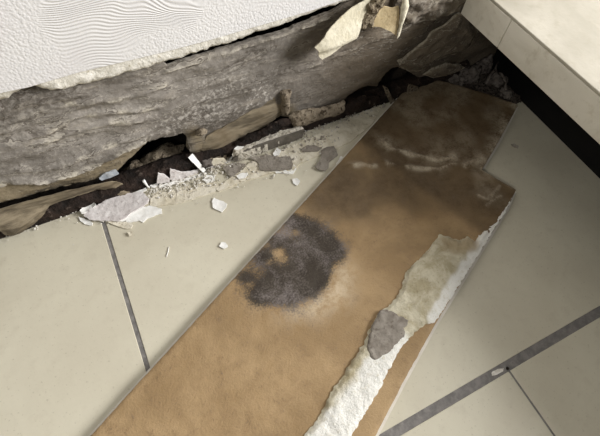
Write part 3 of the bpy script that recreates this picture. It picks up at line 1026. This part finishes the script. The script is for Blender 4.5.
# white stick leaning into the hollow
s0, s1_ = Vector((*on_floor(204.5, 171, 0.004), 0.003)), None
q = on_wall(190.5, 155.5, 0.312)
s1_ = Vector((q[0], 0.312, q[1]))
sd = (s1_-s0)
sl_ = sd.length
sd.normalize()
sv = sd.cross(Vector((0.2, -1, 0.55)).normalized()).normalized()
sn = sv.cross(sd)
sheet('paint_splinter', [(0, -0.0022), (sl_*0.5, -0.0030), (sl_, -0.0036), (sl_*1.01, 0.0034), (sl_*0.5, 0.0028), (0, 0.0020)], lambda u, v, h: s0+sd*u+sv*v+sn*h, 0.0016, lambda u, v, e: 0.0002*N(u*200, v*200), MT['white_paint'], 0.0011, None, 0.0003, 0.0015, 81)
tag(bpy.data.objects['paint_splinter'], 'straight white splinter leaning into the large hollow in the wall', 'splinter')
a0, a1_ = on_floor(149, 187, 0.002), on_wall(143.5, 180.5, 0.308)
o = tube('plaster_twig', [(a0[0], a0[1], 0.0012), ((a0[0]+a1_[0])/2, (a0[1]+0.308)/2, 0.004), (a1_[0], 0.308, a1_[1])], [0.0012, 0.0010, 0.0018], MT['white_paint'])
tag(o, 'tiny white twig-like sliver left of the triangular chip', 'sliver')

# single loose flakes on the tiles
singles = [([(212, 201), (214, 198), (219, 200), (223, 201), (227, 204), (226, 208), (222, 212), (217, 210), (213, 208)], 'ragged white flake alone on the tile below the plaster skim'),
           ([(219, 246), (222, 242), (226, 243), (228, 247), (224, 249)], 'small white flake on the tile nearest the mould patch'),
           ([(292, 179), (297, 178), (300, 181), (297, 186), (293, 183)], 'small white flake on the tile between skim and board'),
           ([(336, 164), (341, 156), (344, 158), (341, 163), (338, 166)], 'white flake touching the left edge of the board'),
           ([(273, 153), (277, 148), (281, 150), (279, 155), (274, 156)], 'white flake in front of the middle of the plaster chunk')]
for k, (pts, lab) in enumerate(singles):
    flake('paint_flake', pts, 0.0002 if k != 4 else 0.002, 0.0011, MT['white_paint'], lab, 'flake', 'loose white flakes on the tiles', 0.0006, (0, 0), 0.0014, 0.0007, 90+k)
q0, q1 = on_floor(166.5, 257, 0), on_floor(169, 247, 0)
o = tube('fibre', [(q0[0], q0[1], 0.0005), ((q0[0]+q1[0])/2+0.0006, (q0[1]+q1[1])/2, 0.0007), (q1[0], q1[1], 0.0005)], 0.00045, MT['white_paint'])
tag(o, 'short white fibre on the tile right of the joint', 'fibre')
flake('plaster_crumb', [(511, 144), (514, 143.5), (519, 146), (518, 148), (513, 146.5)], 0.0002, 0.0010, MT['crumb2'], 'small grey crumb on the dark tile right of the board', 'crumb', res=0.0014, jag=0.0003, seed=97)
flake('plaster_crumb', [(492, 372), (498, 369), (504, 368), (503, 371), (497, 374.5), (492, 376)], -0.0012, 0.0010, MT['crumb'], 'white plaster smear in the wide joint beside the thin joint', 'crumb', res=0.0016, jag=0.0005, seed=98)
o = lump('plaster_crumb', (*on_floor(507.5, 368.5, 0), 0.0004), (0.0015, 0.0014, 0.0009), MT['cavity'], 99, 0.3, 2)
tag(o, 'tiny black bit where the thin joint meets the wide joint', 'crumb')

# dusty rubble in the corner
rub = [((470, 74), (0.016, 0.012, 0.012), 'dusty grey lump at the wall end of the board corner'),
       ((484, 66), (0.015, 0.010, 0.014), 'dusty grey lump under the platform corner, against the wall'),
       ((497, 80), (0.012, 0.012, 0.009), 'dusty grey lump between board corner and black plinth'),
       ((505, 92), (0.010, 0.008, 0.006), 'low dusty lump beside the board tip at the plinth'),
       ((456, 80), (0.012, 0.008, 0.007), 'small dusty lump behind the far edge of the board')]
for k, ((px, py), sz, lab) in enumerate(rub):
    x, y = on_floor(px, py, sz[2]*0.8)
    y = min(y, 0.320)
    o = lump('rubble_lump', (x, y, sz[2]*0.75), sz, MT['dust'], 110+k, 0.6, 4, None, 0.4*k, 1.1)
    tag(o, lab, 'rubble', 'dusty rubble in the corner')
flake('dirt_heap', [(424, 79), (440, 72), (466, 64), (496, 62), (512, 82), (522, 100), (514, 104), (498, 97), (470, 88), (446, 81)], 0.0, 0.004, MT['dirt'], 'dark dusty dirt heaped behind the far end of the board', 'dirt', rough=0.004, res=0.002, jag=0.002, seed=130)
for k, (pp, lab) in enumerate(((((486, 84), (490, 76), (495, 70), (498, 62)), 'pale dusty root-like strand over the corner rubble'),
                               (((494, 70), (501, 74), (506, 82), (505, 90)), 'second dusty strand hanging by the plinth'))):
    pts3 = []
    for i, (px, py) in enumerate(pp):
        z = 0.016+0.005*(i if k == 0 else 3-i)*0.8
        x, y = on_floor(px, py, z)
        pts3.append((x, min(y, 0.325), z))
    tag(tube('dusty_strand', pts3, [0.0016, 0.0022, 0.0018, 0.0014], MT['dust']), lab, 'strand', 'dusty strands in the corner')
# shards that stand between the hollow and the board
for k, (pts, lab) in enumerate((([(383, 86), (387, 96), (392, 107), (398, 108), (402, 104), (392, 98), (388, 88)], 'curved grey shard standing left of the board corner'),
                                ([(409, 84), (416, 86), (420, 88), (412, 99), (408, 103), (407, 96)], 'pale shard wedged between hollow and board corner'))):
    Wp = wpoly(pts, 0.305)
    o = sheet('plaster_shard', Wp, wall3(0.305), 0.002, lambda u, v, e: 0.0008*FB(u*100, v*100, k), MT['mortar'], 0.0016, None, 0.0004, 0.0016, 120+k)
    zmin = min(v.co.z for v in o.data.vertices)
    tag(o, lab, 'shard', 'shards by the board corner')

# crumbs: too many and too small to count
def crumbs(name, mat, spots, seed, label):
    rnd = random.Random(seed)
    bm = bmesh.new()
    for (px0, py0, px1, py1, spread, n, smin, smax) in spots:
        for i in range(n):
            t = rnd.random()
            px = px0+(px1-px0)*t+rnd.gauss(0, spread*0.6)
            py = py0+(py1-py0)*t+rnd.gauss(0, spread)
            x, y = on_floor(px, py, 0)
            s = smin+(smax-smin)*rnd.random()**3
            if y > 0.309 or (buv(x, y)[1] > -0.008 and px < 460):
                continue
            mtx = Matrix.Translation((x, y, s*0.5+0.0012)) @ Matrix.Rotation(rnd.random()*6, 4, 'Z') @ Matrix.Rotation(rnd.random()*1.2, 4, 'X') @ Matrix.Diagonal((s, s*rnd.uniform(0.5, 1), s*rnd.uniform(0.35, 0.8), 1))
            r = bmesh.ops.create_icosphere(bm, subdivisions=1, radius=0.8, matrix=mtx)
            for v in r['verts']:
                v.co += Vector((rnd.uniform(-1, 1), rnd.uniform(-1, 1), rnd.uniform(-1, 1)))*s*0.16
    me = bpy.data.meshes.new(name)
    bm.to_mesh(me)
    bm.free()
    o = link(name, me, mat, None, False)
    o['kind'] = 'stuff'
    tag(o, label, 'crumbs')
    return o


crumbs('pale_crumbs', MT['crumb'], [
    (2, 236, 80, 212, 3, 120, .0004, .0016), (150, 191, 218, 178, 4, 420, .0005, .0022), (225, 178, 340, 136, 9, 330, .0004, .0020),
    (205, 172, 240, 158, 5, 130, .0006, .0026), (300, 132, 390, 100, 5, 320, .0004, .0020), (60, 225, 330, 170, 14, 110, .0003, .0009),
    (170, 196, 200, 188, 5, 80, .0004, .0011), (100, 223, 130, 220, 3, 40, .0005, .0014)], 5, 'pale plaster crumbs scattered along the foot of the wall')
crumbs('grey_crumbs', MT['crumb2'], [
    (200, 170, 240, 156, 5, 120, .0008, .0034), (296, 132, 388, 102, 5, 380, .0005, .0030), (235, 162, 335, 138, 7, 260, .0005, .0026),
    (465, 84, 512, 92, 4, 60, .0006, .0028)], 6, 'grey plaster crumbs heaped under the hollows in the wall')
bpy.context.view_layer.update()
